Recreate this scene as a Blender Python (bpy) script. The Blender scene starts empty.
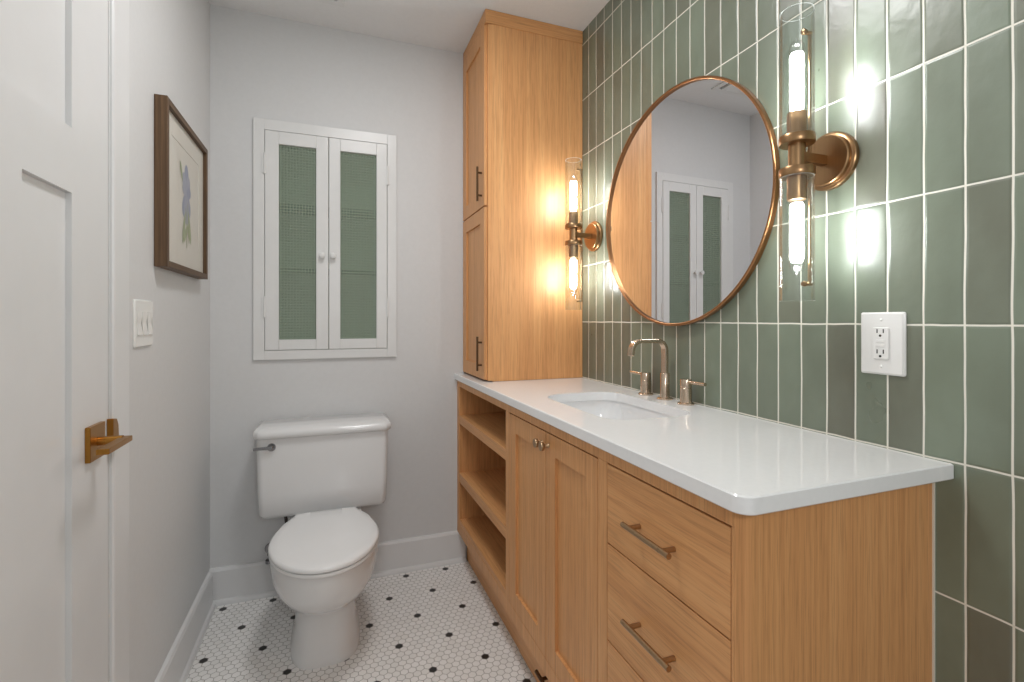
import bpy, bmesh, math, random
from mathutils import Vector, Matrix
C = bpy.context.scene.collection
SC = bpy.context.scene
PI = math.pi

# ------------------------------------------------------------------ camera
HC = 1.207
cam = bpy.data.cameras.new('camera')
cam.sensor_width = 36.0
cam.lens = 485.45 / 1024 * 36.0
cam.shift_y = -21.5 / 1024
cam.clip_start = 0.02
co = bpy.data.objects.new('camera', cam)
C.objects.link(co)
co.location = (0, 0, HC)
co.rotation_euler = (PI / 2, 0, -0.3547)
SC.camera = co

# ------------------------------------------------------------------ world, lights, exposure
w = bpy.data.worlds.new('world')
SC.world = w
w.use_nodes = True
w.node_tree.nodes['Background'].inputs[0].default_value = (1.0, 1.0, 1.0, 1)
w.node_tree.nodes['Background'].inputs[1].default_value = 0.42
vs = SC.view_settings
vs.view_transform = 'Standard'
vs.look = 'None'
vs.exposure = 0.0
vs.gamma = 1.0
vs.use_curve_mapping = False
SC.cycles.use_denoising = True
SC.cycles.max_bounces = 14
SC.cycles.transparent_max_bounces = 24
SC.cycles.sample_clamp_indirect = 6.0

def lamp(name, kind, loc, energy, size, color=(1, 1, 1), rot=(0, 0, 0)):
    l = bpy.data.lights.new(name, kind)
    l.energy = energy
    l.color = color
    if kind == 'AREA':
        l.shape = 'DISK'
        l.size = size
    else:
        l.shadow_soft_size = size
    o = bpy.data.objects.new(name, l)
    C.objects.link(o)
    o.location = loc
    o.rotation_euler = rot
    return o
# the room's small ceiling downlight
lamp('ceiling_lamp', 'AREA', (0.22, 1.25, 2.53), 11, 0.34, (1, 1, 1))
# unseen fill light added behind the camera to brighten vanity end and drawers
lamp('rear_fill_light', 'POINT', (0.22, -0.62, 1.60), 17, 0.08, (1, 1, 1))
BULB = 64.0

# ------------------------------------------------------------------ node helpers
class NT:
    def __init__(s, name):
        s.m = bpy.data.materials.new(name)
        s.m.use_nodes = True
        s.t = s.m.node_tree
        s.t.nodes.clear()
        s.out = s.n('ShaderNodeOutputMaterial')
    def n(s, kind, **kw):
        x = s.t.nodes.new(kind)
        for k, v in kw.items():
            setattr(x, k, v)
        return x
    def set(s, sock, v):
        if hasattr(v, 'default_value') or hasattr(v, 'is_linked'):
            s.t.links.new(v, sock)
        else:
            sock.default_value = v
    def math(s, op, a, b=0.0, c=0.0):
        x = s.n('ShaderNodeMath', operation=op)
        s.set(x.inputs[0], a)
        s.set(x.inputs[1], b)
        s.set(x.inputs[2], c)
        return x.outputs[0]
    def mix(s, f, a, b):
        x = s.n('ShaderNodeMix', data_type='RGBA')
        s.set(x.inputs['Factor'], f)
        s.set(x.inputs[6], a if not isinstance(a, tuple) else col(a))
        s.set(x.inputs[7], b if not isinstance(b, tuple) else col(b))
        return x.outputs[2]
    def ramp(s, f, stops):
        x = s.n('ShaderNodeValToRGB')
        e = x.color_ramp.elements
        while len(e) < len(stops):
            e.new(0.5)
        for i, (p, c) in enumerate(stops):
            e[i].position = p
            e[i].color = col(c)
        s.set(x.inputs[0], f)
        return x.outputs[0]
    def noise(s, vec, scale, detail=3, rough=0.5, dist=0.0):
        x = s.n('ShaderNodeTexNoise')
        s.set(x.inputs['Vector'], vec)
        x.inputs['Scale'].default_value = scale
        x.inputs['Detail'].default_value = detail
        x.inputs['Roughness'].default_value = rough
        x.inputs['Distortion'].default_value = dist
        return x.outputs[0]
    def mapv(s, vec, scale, loc=(0, 0, 0)):
        x = s.n('ShaderNodeMapping')
        s.set(x.inputs[0], vec)
        x.inputs['Location'].default_value = loc
        x.inputs['Scale'].default_value = scale
        return x.outputs[0]
    def bump(s, h, strength=1.0, dist=1.0):
        x = s.n('ShaderNodeBump')
        x.inputs['Strength'].default_value = strength
        x.inputs['Distance'].default_value = dist
        s.set(x.inputs['Height'], h)
        return x.outputs[0]
    def bsdf(s, color, rough=0.5, metal=0.0, normal=None, spec=0.5, coat=0.0):
        x = s.n('ShaderNodeBsdfPrincipled')
        s.set(x.inputs['Base Color'], col(color) if isinstance(color, tuple) else color)
        s.set(x.inputs['Roughness'], rough)
        s.set(x.inputs['Metallic'], metal)
        x.inputs['Specular IOR Level'].default_value = spec
        x.inputs['Coat Weight'].default_value = coat
        x.inputs['Coat Roughness'].default_value = 0.05
        if normal is not None:
            s.set(x.inputs['Normal'], normal)
        return x.outputs[0]
    def done(s, sh):
        s.t.links.new(sh, s.out.inputs[0])
        return s.m
    def coord(s, which='Object'):
        return s.n('ShaderNodeTexCoord').outputs[which]
    def pos(s):
        x = s.n('ShaderNodeSeparateXYZ')
        g = s.n('ShaderNodeNewGeometry')
        s.t.links.new(g.outputs['Position'], x.inputs[0])
        return x.outputs[0], x.outputs[1], x.outputs[2], g.outputs['Position']

def lin(v):
    v /= 255.0
    return v / 12.92 if v <= 0.04045 else ((v + 0.055) / 1.055) ** 2.4
def rgb(r, g, b):
    return (lin(r), lin(g), lin(b))
def col(c):
    return (c[0], c[1], c[2], 1.0)

def plain(name, c, rough=0.5, metal=0.0, nscale=0, nstr=0.0, spec=0.5, coat=0.0):
    t = NT(name)
    nrm = None
    cc = c
    if nscale:
        h = t.noise(t.coord(), nscale, 4)
        nrm = t.bump(h, nstr, 0.001)
        cc = t.mix(h, tuple(x * 0.97 for x in c), tuple(min(1, x * 1.03) for x in c))
    return t.done(t.bsdf(cc, rough, metal, nrm, spec, coat))

def wood(name, dark, mid, light, axis, fine=1.0, rough=0.42):
    """oak veneer, grain running along one axis"""
    t = NT(name)
    v = t.coord()
    def sc(a, l):
        s = [a, a, a]
        s[axis] = l
        return tuple(s)
    big = t.noise(t.mapv(v, sc(9 * fine, 0.7)), 1.0, 3, 0.55, 0.35)
    med = t.noise(t.mapv(v, sc(85 * fine, 1.3)), 1.0, 4, 0.6, 0.15)
    pore = t.noise(t.mapv(v, sc(300, 9)), 1.0, 2, 0.6)
    f = t.math('ADD', t.math('MULTIPLY', big, 0.25), t.math('MULTIPLY', med, 0.75))
    c = t.ramp(f, [(0.28, dark), (0.5, mid), (0.72, light)])
    pm = t.ramp(pore, [(0.36, (0.80, 0.78, 0.76)), (0.50, (1, 1, 1))])
    mx = t.n('ShaderNodeMix', data_type='RGBA', blend_type='MULTIPLY')
    mx.inputs['Factor'].default_value = 0.8
    t.set(mx.inputs[6], c)
    t.set(mx.inputs[7], pm)
    nrm = t.bump(pore, 0.25, 0.0006)
    return t.done(t.bsdf(mx.outputs[2], rough, 0, nrm, 0.4))

OAK_D, OAK_M, OAK_L = rgb(201, 142, 90), rgb(218, 159, 104), rgb(229, 175, 120)
M = {}
M['wall'] = plain('wall_paint', rgb(217, 217, 217), 0.55, 0, 60, 0.15, 0.3)
M['ceiling'] = plain('ceiling_paint', rgb(232, 232, 232), 0.7, 0, 60, 0.1, 0.2)
M['trim'] = plain('trim_paint', rgb(226, 226, 226), 0.28, 0, 12, 0.08, 0.5)
M['cabinet_white'] = plain('cabinet_paint', rgb(226, 226, 225), 0.32, 0, 25, 0.1, 0.5)
M['oak_v'] = wood('oak_vertical', OAK_D, OAK_M, OAK_L, 2)
M['oak_y'] = wood('oak_along_vanity', OAK_D, OAK_M, OAK_L, 1)
M['oak_x'] = wood('oak_across', OAK_D, OAK_M, OAK_L, 0)
M['oak_side'] = wood('oak_side_panel', OAK_D, OAK_M, OAK_L, 2, 1.5)
M['walnut'] = wood('walnut_frame', rgb(64, 46, 31), rgb(95, 71, 49), rgb(119, 92, 64), 2, 1.6, 0.5)
M['walnut_y'] = wood('walnut_frame_rails', rgb(64, 46, 31), rgb(95, 71, 49), rgb(119, 92, 64), 1, 1.6, 0.5)
M['quartz'] = plain('white_quartz', rgb(243, 243, 243), 0.06, 0, 90, 0.0, 0.5)
M['porcelain'] = plain('white_porcelain', rgb(228, 228, 228), 0.08, 0, 5, 0.0, 0.5)
M['basin'] = plain('basin_porcelain', rgb(236, 236, 236), 0.08, 0, 5, 0.0, 0.5)
M['seat'] = plain('seat_plastic', rgb(232, 232, 232), 0.22, 0, 5, 0.0, 0.5)
M['plastic'] = plain('white_plastic', rgb(238, 237, 234), 0.25, 0, 5, 0.0, 0.5)
M['dark'] = plain('dark_slot', rgb(40, 38, 36), 0.6)
M['chrome'] = plain('chrome', (0.30, 0.30, 0.31), 0.18, 1.0)
M['mirror'] = plain('mirror_glass', (0.86, 0.86, 0.88), 0.0, 1.0)
M['black_rubber'] = plain('dark_hose', rgb(52, 38, 32), 0.5)
M['caulk'] = plain('caulk', rgb(226, 220, 205), 0.6)

def brushed(name, c, rough, axis=2):
    t = NT(name)
    s = [260, 260, 260]
    s[axis] = 6
    h = t.noise(t.mapv(t.coord(), tuple(s)), 1.0, 3)
    r = t.math('ADD', t.math('MULTIPLY', h, 0.12), rough - 0.06)
    return t.done(t.bsdf(t.mix(h, tuple(x * 0.9 for x in c), tuple(min(1, x * 1.1) for x in c)), r, 1.0, t.bump(h, 0.12, 0.0004)))
M['brass'] = brushed('aged_brass', rgb(168, 134, 98), 0.30)
M['bronze'] = brushed('dark_bronze', rgb(104, 80, 58), 0.34)
M['copper'] = plain('copper_frame', rgb(168, 122, 84), 0.33, 1.0)
M['nickel'] = brushed('champagne_nickel', rgb(205, 186, 166), 0.22)
M['pull'] = brushed('pull_metal', rgb(176, 148, 116), 0.30)
M['door_brass'] = brushed('door_handle_brass', rgb(170, 122, 58), 0.30)

def thin_glass(name, tint, base=0.04, edge=0.55, rough=0.0):
    t = NT(name)
    lw = t.n('ShaderNodeLayerWeight')
    lw.inputs[0].default_value = 0.5
    f = t.math('ADD', t.math('MULTIPLY', t.math('POWER', lw.outputs['Facing'], 3.0), edge), base)
    tr = t.n('ShaderNodeBsdfTransparent')
    tr.inputs[0].default_value = col(tint)
    gl = t.n('ShaderNodeBsdfGlossy')
    gl.inputs['Roughness'].default_value = rough
    mx = t.n('ShaderNodeMixShader')
    t.set(mx.inputs[0], f)
    t.t.links.new(tr.outputs[0], mx.inputs[1])
    t.t.links.new(gl.outputs[0], mx.inputs[2])
    return t.done(mx.outputs[0])
M['tube_glass'] = thin_glass('sconce_glass', (0.96, 0.975, 0.97), 0.05, 1.0)
M['rim_glint'] = plain('glass_rim_glint', rgb(238, 242, 240), 0.4)  # white painted on the tube ends for light reflected inside the glass rim
M['bulb_glass'] = thin_glass('bulb_glass', (0.97, 0.97, 0.97), 0.05, 0.8)
M['picture_glass'] = thin_glass('picture_glass', (0.97, 0.97, 0.97), 0.02, 0.10, 0.05)

def emitter(name, c, strength):
    t = NT(name)
    e = t.n('ShaderNodeEmission')
    e.inputs[0].default_value = col(c)
    e.inputs[1].default_value = strength
    return t.done(e.outputs[0])
M['bulb'] = emitter('lit_bulb', (0.985, 0.99, 1.0), BULB)

def patterned_glass():
    """cross reeded privacy glass: greenish, with a grid of small lenses"""
    t = NT('reeded_glass')
    x, y, z, p = t.pos()
    k = 2 * PI / 0.0125
    g1 = t.math('ABSOLUTE', t.math('SINE', t.math('MULTIPLY', x, k / 2)))
    g2 = t.math('ABSOLUTE', t.math('SINE', t.math('MULTIPLY', z, k / 2)))
    h = t.math('ADD', t.math('MULTIPLY', g1, 0.7), g2)
    nrm = t.bump(h, 0.9, 0.0022)
    tr = t.n('ShaderNodeBsdfTransparent')
    tr.inputs[0].default_value = col((0.82, 0.90, 0.85))
    rf = t.n('ShaderNodeBsdfPrincipled')
    rf.inputs['Base Color'].default_value = col(rgb(172, 184, 166))
    rf.inputs['Roughness'].default_value = 0.18
    t.set(rf.inputs['Normal'], nrm)
    f = t.math('ADD', 0.12, t.math('MULTIPLY', t.math('SUBTRACT', 1.0, t.math('MULTIPLY', g1, g2)), 0.55))
    mx = t.n('ShaderNodeMixShader')
    t.set(mx.inputs[0], f)
    t.t.links.new(tr.outputs[0], mx.inputs[1])
    t.t.links.new(rf.outputs[0], mx.inputs[2])
    return t.done(mx.outputs[0])
M['reeded'] = patterned_glass()
M['shelf_green'] = plain('cabinet_shelf_paint', rgb(112, 138, 116), 0.5)
M['cabinet_green'] = plain('cabinet_inside_paint', rgb(200, 212, 196), 0.5)

# tiled wall: stacked glazed tiles with cream grout
TP, TR = 0.06644, 0.25645
TZ, TY = 1.1965, 1.9419
def tile_wall():
    t = NT('green_glazed_tile')
    x, y, z, p = t.pos()
    wob = t.noise(p, 5.0, 2)
    wob2 = t.noise(p, 14.0, 2)
    u = t.math('DIVIDE', t.math('SUBTRACT', TY, t.math('ADD', y, t.math('MULTIPLY', t.math('SUBTRACT', wob, 0.5), 0.006))), TP)
    v = t.math('DIVIDE', t.math('SUBTRACT', z, t.math('ADD', TZ, t.math('MULTIPLY', t.math('SUBTRACT', wob2, 0.5), 0.004))), TR)
    iu, iv = t.math('FLOOR', u), t.math('FLOOR', v)
    fu, fv = t.math('SUBTRACT', u, iu), t.math('SUBTRACT', v, iv)
    # distance to the tile edge in metres
    du = t.math('MULTIPLY', t.math('SUBTRACT', 0.5, t.math('ABSOLUTE', t.math('SUBTRACT', fu, 0.5))), TP)
    dv = t.math('MULTIPLY', t.math('SUBTRACT', 0.5, t.math('ABSOLUTE', t.math('SUBTRACT', fv, 0.5))), TR)
    d = t.math('MINIMUM', du, dv)
    mr = t.n('ShaderNodeMapRange', interpolation_type='SMOOTHSTEP')
    t.set(mr.inputs[0], d)
    mr.inputs[1].default_value = 0.0013
    mr.inputs[2].default_value = 0.0022
    tile = mr.outputs[0]
    cv = t.n('ShaderNodeCombineXYZ')
    t.set(cv.inputs[0], iu)
    t.set(cv.inputs[1], iv)
    wn = t.n('ShaderNodeTexWhiteNoise', noise_dimensions='3D')
    t.t.links.new(cv.outputs[0], wn.inputs['Vector'])
    sep = t.n('ShaderNodeSeparateColor')
    t.t.links.new(wn.outputs['Color'], sep.inputs[0])
    base = t.ramp(wn.outputs['Value'], [(0.0, rgb(100, 96, 82)), (0.12, rgb(108, 109, 93)), (0.4, rgb(113, 121, 104)), (0.8, rgb(119, 130, 112)), (1.0, rgb(126, 138, 118))])
    cloud = t.noise(t.mapv(p, (1, 1, 0.6)), 9.0, 3, 0.5, 0.15)
    c2 = t.mix(t.ramp(cloud, [(0.25, (0, 0, 0)), (0.8, (1, 1, 1))]), t.mix(0.30, base, rgb(88, 88, 74)), t.mix(0.34, base, rgb(142, 154, 137)))
    c = t.mix(tile, rgb(236, 232, 220), c2)
    rough = t.math('ADD', t.math('MULTIPLY', tile, -0.45), t.math('ADD', 0.68, t.math('MULTIPLY', cloud, 0.16)))
    # relief: every tile leans a little its own way, with hand-made waviness and a pillowed edge
    la = t.math('MULTIPLY', t.math('MULTIPLY', t.math('SUBTRACT', sep.outputs[0], 0.5), t.math('SUBTRACT', fu, 0.5)), TP * 0.022)
    lb = t.math('MULTIPLY', t.math('MULTIPLY', t.math('SUBTRACT', sep.outputs[1], 0.5), t.math('SUBTRACT', fv, 0.5)), TR * 0.016)
    rip = t.noise(t.mapv(p, (1, 1, 0.7)), 14.0, 2, 0.45, 0.3)
    rip2 = t.noise(t.mapv(p, (1, 1, 0.8)), 38.0, 3, 0.5, 0.2)
    h = t.math('ADD', t.math('ADD', la, lb), t.math('ADD', t.math('MULTIPLY', rip, 0.0020), t.math('MULTIPLY', rip2, 0.0006)))
    mr2 = t.n('ShaderNodeMapRange', interpolation_type='SMOOTHSTEP')
    t.set(mr2.inputs[0], d)
    mr2.inputs[1].default_value = 0.001
    mr2.inputs[2].default_value = 0.006
    h = t.math('ADD', h, t.math('MULTIPLY', mr2.outputs[0], 0.0007))
    return t.done(t.bsdf(c, rough, 0, t.bump(h, 1.0, 1.0), 0.8))
M['tile'] = tile_wall()

# floor: white hexagon mosaic with a black hexagon every seventh tile
HX = 0.18821 / 7
def hex_floor():
    t = NT('hexagon_mosaic')
    x, y, z, p = t.pos()
    u = t.math('DIVIDE', t.math('ADD', x, 0.4270), HX)
    v = t.math('DIVIDE', t.math('SUBTRACT', y, 2.3158), HX)
    S3 = math.sqrt(3)
    # the two interleaved grids of centres
    ax = t.math('ROUND', u)
    ay = t.math('MULTIPLY', t.math('ROUND', t.math('DIVIDE', v, S3)), S3)
    bx = t.math('ADD', t.math('FLOOR', u), 0.5)
    by = t.math('MULTIPLY', t.math('ADD', t.math('FLOOR', t.math('DIVIDE', v, S3)), 0.5), S3)
    def dist2(cx, cy):
        dx, dy = t.math('SUBTRACT', u, cx), t.math('SUBTRACT', v, cy)
        return t.math('ADD', t.math('MULTIPLY', dx, dx), t.math('MULTIPLY', dy, dy))
    sel = t.math('LESS_THAN', dist2(bx, by), dist2(ax, ay))
    def pick(a, b):
        return t.math('ADD', a, t.math('MULTIPLY', sel, t.math('SUBTRACT', b, a)))
    cx, cy = pick(ax, bx), pick(ay, by)
    dx, dy = t.math('ABSOLUTE', t.math('SUBTRACT', u, cx)), t.math('ABSOLUTE', t.math('SUBTRACT', v, cy))
    hd = t.math('MAXIMUM', dx, t.math('ADD', t.math('MULTIPLY', dx, 0.5), t.math('MULTIPLY', dy, S3 / 2)))
    mr = t.n('ShaderNodeMapRange', interpolation_type='SMOOTHSTEP')
    t.set(mr.inputs[0], hd)
    mr.inputs[1].default_value = 0.475
    mr.inputs[2].default_value = 0.440
    tile = mr.outputs[0]
    j = t.math('ROUND', t.math('DIVIDE', cy, S3 / 2))
    i = t.math('ROUND', t.math('SUBTRACT', cx, t.math('MULTIPLY', j, 0.5)))
    def zero7(k):
        m7 = t.math('FLOORED_MODULO', t.math('ADD', k, 0.5), 7.0)
        return t.math('LESS_THAN', m7, 1.0)
    black = t.math('MULTIPLY', zero7(i), zero7(j))
    cv = t.n('ShaderNodeCombineXYZ')
    t.set(cv.inputs[0], i)
    t.set(cv.inputs[1], j)
    wn = t.n('ShaderNodeTexWhiteNoise', noise_dimensions='3D')
    t.t.links.new(cv.outputs[0], wn.inputs['Vector'])
    white = t.mix(wn.outputs['Value'], rgb(242, 240, 237), rgb(250, 248, 246))
    c = t.mix(black, white, rgb(40, 39, 37))
    c = t.mix(tile, rgb(178, 174, 170), c)
    rough = t.math('ADD', t.math('MULTIPLY', tile, -0.4), 0.75)
    h = t.math('MULTIPLY', tile, 0.0006)
    return t.done(t.bsdf(c, rough, 0, t.bump(h, 0.8, 1.0), 0.5))
M['floor'] = hex_floor()

# ------------------------------------------------------------------ mesh helpers
class MB:
    def __init__(s):
        s.bm = bmesh.new()
        s.mi = 0
    def _tag(s, faces):
        for f in faces:
            f.material_index = s.mi
    def box(s, x0, x1, y0, y1, z0, z1):
        vs_ = [s.bm.verts.new((x, y, z)) for x in (x0, x1) for y in (y0, y1) for z in (z0, z1)]
        q = [(0, 1, 3, 2), (4, 6, 7, 5), (0, 4, 5, 1), (2, 3, 7, 6), (0, 2, 6, 4), (1, 5, 7, 3)]
        s._tag([s.bm.faces.new([vs_[i] for i in f]) for f in q])
        return s
    def loft(s, rings, cap0=True, cap1=True, closed=False):
        L = [[s.bm.verts.new(p) for p in r] for r in rings]
        n = len(L[0])
        fs = []
        m = len(L)
        for a in range(m if closed else m - 1):
            r0, r1 = L[a], L[(a + 1) % m]
            for i in range(n):
                fs.append(s.bm.faces.new((r0[i], r0[(i + 1) % n], r1[(i + 1) % n], r1[i])))
        if not closed:
            if cap0:
                fs.append(s.bm.faces.new(list(reversed(L[0]))))
            if cap1:
                fs.append(s.bm.faces.new(L[-1]))
        s._tag(fs)
        return s
    def prism(s, poly, axis, lo, hi):
        """extrude a 2-D polygon along an axis; poly holds the two other coordinates in order"""
        def mk(p, h):
            q = list(p)
            q.insert(axis, h)
            return tuple(q)
        return s.loft([[mk(p, lo) for p in poly], [mk(p, hi) for p in poly]])
    def revolve(s, prof, org, axis, seg=32):
        """prof: list of (radius, height along axis)"""
        org = Vector(org)
        ax = Vector(axis).normalized()
        a = ax.orthogonal().normalized()
        b = ax.cross(a)
        rings = []
        for r, h in prof:
            r = max(r, 1e-5)
            rings.append([org + ax * h + (a * math.cos(2 * PI * i / seg) + b * math.sin(2 * PI * i / seg)) * r for i in range(seg)])
        return s.loft(rings)
    def cyl(s, p0, p1, r, seg=24):
        p0, p1 = Vector(p0), Vector(p1)
        return s.revolve([(r, 0), (r, (p1 - p0).length)], p0, p1 - p0, seg)
    def tube(s, pts, r, seg=12, shape=None):
        """sweep a circle (or a given 2-D shape) along a polyline"""
        pts = [Vector(p) for p in pts]
        rings = []
        up = None
        for i, p in enumerate(pts):
            d = (pts[min(i + 1, len(pts) - 1)] - pts[max(i - 1, 0)]).normalized()
            if up is None:
                up = d.orthogonal().normalized() if shape is None else Vector((0, 1, 0))
            a = (up - d * up.dot(d)).normalized()
            b = d.cross(a)
            up = a
            if shape is None:
                rings.append([p + (a * math.cos(2 * PI * k / seg) + b * math.sin(2 * PI * k / seg)) * r for k in range(seg)])
            else:
                rings.append([p + a * sx + b * sy for sx, sy in shape])
        return s.loft(rings)

ORG = {}
SKEW = [0.0]      # the vanity front runs very slightly off the wall line
def build(name, mb, mats, parent=None, smooth=False, bevel=0.0, seg=2, angle=35):
    bm = mb.bm
    bmesh.ops.recalc_face_normals(bm, faces=bm.faces)
    if smooth:
        for f in bm.faces:
            f.smooth = True
    org = ORG[parent] if parent else Vector((0, 0, 0))
    for v in bm.verts:
        if SKEW[0]:
            v.co.x += SKEW[0] * (2.3736 - v.co.y) * min(1.0, (1.0897 - v.co.x) / 0.5)
        v.co -= org
    me = bpy.data.meshes.new(name)
    bm.to_mesh(me)
    bm.free()
    if smooth:
        me.set_sharp_from_angle(angle=math.radians(angle))
    for m in (mats if isinstance(mats, (list, tuple)) else [mats]):
        me.materials.append(m)
    o = bpy.data.objects.new(name, me)
    C.objects.link(o)
    if parent:
        o.parent = parent
    ORG[o] = org
    if bevel:
        b = o.modifiers.new('bevel', 'BEVEL')
        b.width = bevel
        b.segments = seg
        b.limit_method = 'ANGLE'
        b.angle_limit = math.radians(40)
        b.harden_normals = False
    return o

def tag(o, label, cat, group=None):
    o['label'] = label
    o['category'] = cat
    if group:
        o['group'] = group
    return o
def thing(name, label, cat, loc, group=None):
    o = bpy.data.objects.new(name, None)
    o.empty_display_size = 0.05
    C.objects.link(o)
    o.location = loc
    ORG[o] = Vector(loc)
    return tag(o, label, cat, group)
def struct(name, mb, m, **kw):
    o = build(name, mb, m, **kw)
    o['kind'] = 'structure'
    return o
def place(o):
    """a one-mesh thing: put its origin at the middle of its base"""
    me = o.data
    xs = [v.co for v in me.vertices]
    c = Vector(((min(v.x for v in xs) + max(v.x for v in xs)) / 2, (min(v.y for v in xs) + max(v.y for v in xs)) / 2, min(v.z for v in xs)))
    for v in me.vertices:
        v.co -= c
    o.location = c
    ORG[o] = c
    return o
def rrect(x0, x1, y0, y1, r, n=6, rads=None):
    """rounded rectangle, counter-clockwise; rads gives one radius per corner (x1y0, x1y1, x0y1, x0y0)"""
    rs = rads or [r] * 4
    out = []
    for (cx, cy, a0), q in zip([(x1, y0, -90), (x1, y1, 0), (x0, y1, 90), (x0, y0, 180)], rs):
        sx, sy = (-1 if cx == x1 else 1), (-1 if cy == y1 else 1)
        if q <= 0:
            out.append((cx, cy))
            continue
        for i in range(n + 1):
            a = math.radians(a0 + 90 * i / n)
            out.append((cx + sx * q + q * math.cos(a), cy + sy * q + q * math.sin(a)))
    return out

# ------------------------------------------------------------------ room shell
XL, AW, YB, ZT = -0.4856, 1.0897, 2.3736, 2.543
Y0 = -1.1
struct('floor', MB().box(XL - 0.12, AW + 0.12, Y0, YB + 0.25, -0.08, 0.0), M['floor'])
struct('ceiling', MB().box(XL - 0.12, AW + 0.12, Y0, YB + 0.25, ZT, ZT + 0.08), M['ceiling'])
# back wall with the recess of the built-in cabinet left open
CX0, CX1, CZ0, CZ1 = -0.279, 0.247, 1.068, 2.039
wb = MB()
wb.box(XL - 0.12, CX0, YB, YB + 0.22, 0, ZT).box(CX1, AW + 0.12, YB, YB + 0.22, 0, ZT)
wb.box(CX0, CX1, YB, YB + 0.22, 0, CZ0).box(CX0, CX1, YB, YB + 0.22, CZ1, ZT).box(CX0, CX1, YB + 0.20, YB + 0.22, CZ0, CZ1)
struct('wall_back', wb, M['wall'])
struct('wall_right', MB().box(AW, AW + 0.12, Y0, YB, 0, ZT), M['tile'])
# left wall with the doorway
DY0, DY1, DZ = 0.52, 1.379, 2.05
wl = MB()
wl.box(XL - 0.12, XL, DY1, YB, 0, ZT).box(XL - 0.12, XL, Y0, DY0, 0, ZT).box(XL - 0.12, XL, DY0, DY1, DZ, ZT)
struct('wall_left', wl, M['wall'])

# baseboards with a quarter-round shoe
def base_profile():
    return [(0, 0), (0.028, 0), (0.028, 0.008), (0.024, 0.017), (0.016, 0.022), (0.0155, 0.140), (0.010, 0.150), (0.0, 0.152)]
bb = MB()
bb.prism([(YB - a, z) for a, z in base_profile()], 0, XL, 0.626)
struct('baseboard_back', bb, M['trim'])
bl = MB()
bl.prism([(XL + a, z) for a, z in base_profile()], 1, 1.479, YB - 0.0285)
struct('baseboard_left', bl, M['trim'])

# door casing (the strike lip is let into it)
tr = MB()
cas = [(XL, DY1 + 0.006), (XL + 0.004, DY1 + 0.006), (XL + 0.007, DY1 + 0.009), (XL + 0.008, DY1 + 0.014), (XL + 0.007, DY1 + 0.02), (XL + 0.009, DY1 + 0.094), (XL + 0.007, DY1 + 0.098), (XL, DY1 + 0.098)]
tr.prism(cas, 2, 0, DZ + 0.09)
trim1 = struct('trim_1', tr, M['trim'])
sk = MB()
sk.prism([(DY1 - 0.012, 0.902), (DY1 + 0.010, 0.902), (DY1 + 0.019, 0.912), (DY1 + 0.021, 0.935), (DY1 + 0.019, 0.958), (DY1 + 0.010, 0.975), (DY1 - 0.012, 0.979)], 0, XL + 0.0005, XL + 0.013)
o = build('strike_plate', sk, M['door_brass'], trim1, bevel=0.0015)
o['label'] = 'brass strike lip'

# door in the left wall: shaker door with one wide panel over two tall ones
dr = MB()
DF = XL
DT = 0.010
dr.box(DF - 0.038, DF - DT, DY0 + 0.004, DY1 - 0.004, 0.012, DZ - 0.004)
st = 0.166
ya, yb = DY0 + 0.004, DY1 - 0.004
lp0, lp1 = 0.69, 0.855
rp0, rp1 = 1.044, 1.209
def dpiece(y0, y1, z0, z1):
    dr.box(DF - DT, DF, y0, y1, z0, z1)
dpiece(rp1, yb, 0.012, DZ - 0.004)
dpiece(ya, lp0, 0.012, DZ - 0.004)
dpiece(lp0, rp1, 1.459, 1.588)
dpiece(lp0, rp1, 1.90, DZ - 0.004)
dpiece(lp0, rp1, 0.012, 0.25)
dpiece(lp1, rp0, 0.25, 1.459)
door1 = struct('door_1', dr, M['trim'])
dh = MB()
dh.box(XL, XL + 0.010, 1.262, 1.334, 0.905, 0.980)
han = build('door_handle', dh, M['door_brass'], door1, bevel=0.0015)
han['label'] = 'brass lever handle on a square plate'
s_ = MB()
s_.cyl((XL + 0.010, 1.299, 0.943), (XL + 0.054, 1.299, 0.943), 0.0095)
build('shank', s_, M['door_brass'], han, smooth=True)
s_ = MB()
s_.box(XL + 0.046, XL + 0.068, 1.188, 1.311, 0.937, 0.949)
build('lever', s_, M['door_brass'], han, bevel=0.002)

# ceiling vent
vt = thing('air_vent', 'white square exhaust vent grille set in the ceiling', 'vent', (-0.115, 2.015, ZT - 0.014))
v = MB()
vx0, vx1, vy0, vy1 = -0.28, 0.05, 1.85, 2.18
for a in ((vx0, vx1, vy0, vy0 + 0.03), (vx0, vx1, vy1 - 0.03, vy1), (vx0, vx0 + 0.03, vy0 + 0.03, vy1 - 0.03), (vx1 - 0.03, vx1, vy0 + 0.03, vy1 - 0.03)):
    v.box(*a, ZT - 0.012, ZT)
build('vent_frame', v, M['cabinet_white'], vt, bevel=0.002)
v = MB()
v.box(vx0 + 0.042, vx1 - 0.042, vy0 + 0.042, vy1 - 0.042, ZT - 0.020, ZT - 0.006)
v.box(vx0 + 0.1, vx1 - 0.1, vy0 + 0.1, vy1 - 0.1, ZT - 0.006, ZT - 0.002)
build('cover_panel', v, M['cabinet_white'], vt, bevel=0.002)
v = MB()
v.box(vx0 + 0.031, vx1 - 0.031, vy0 + 0.031, vy1 - 0.031, ZT - 0.0015, ZT - 0.0002)  # dark sheet painting in the shade of the gap around the cover
build('vent_gap_shade', v, M['dark'], vt)

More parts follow.
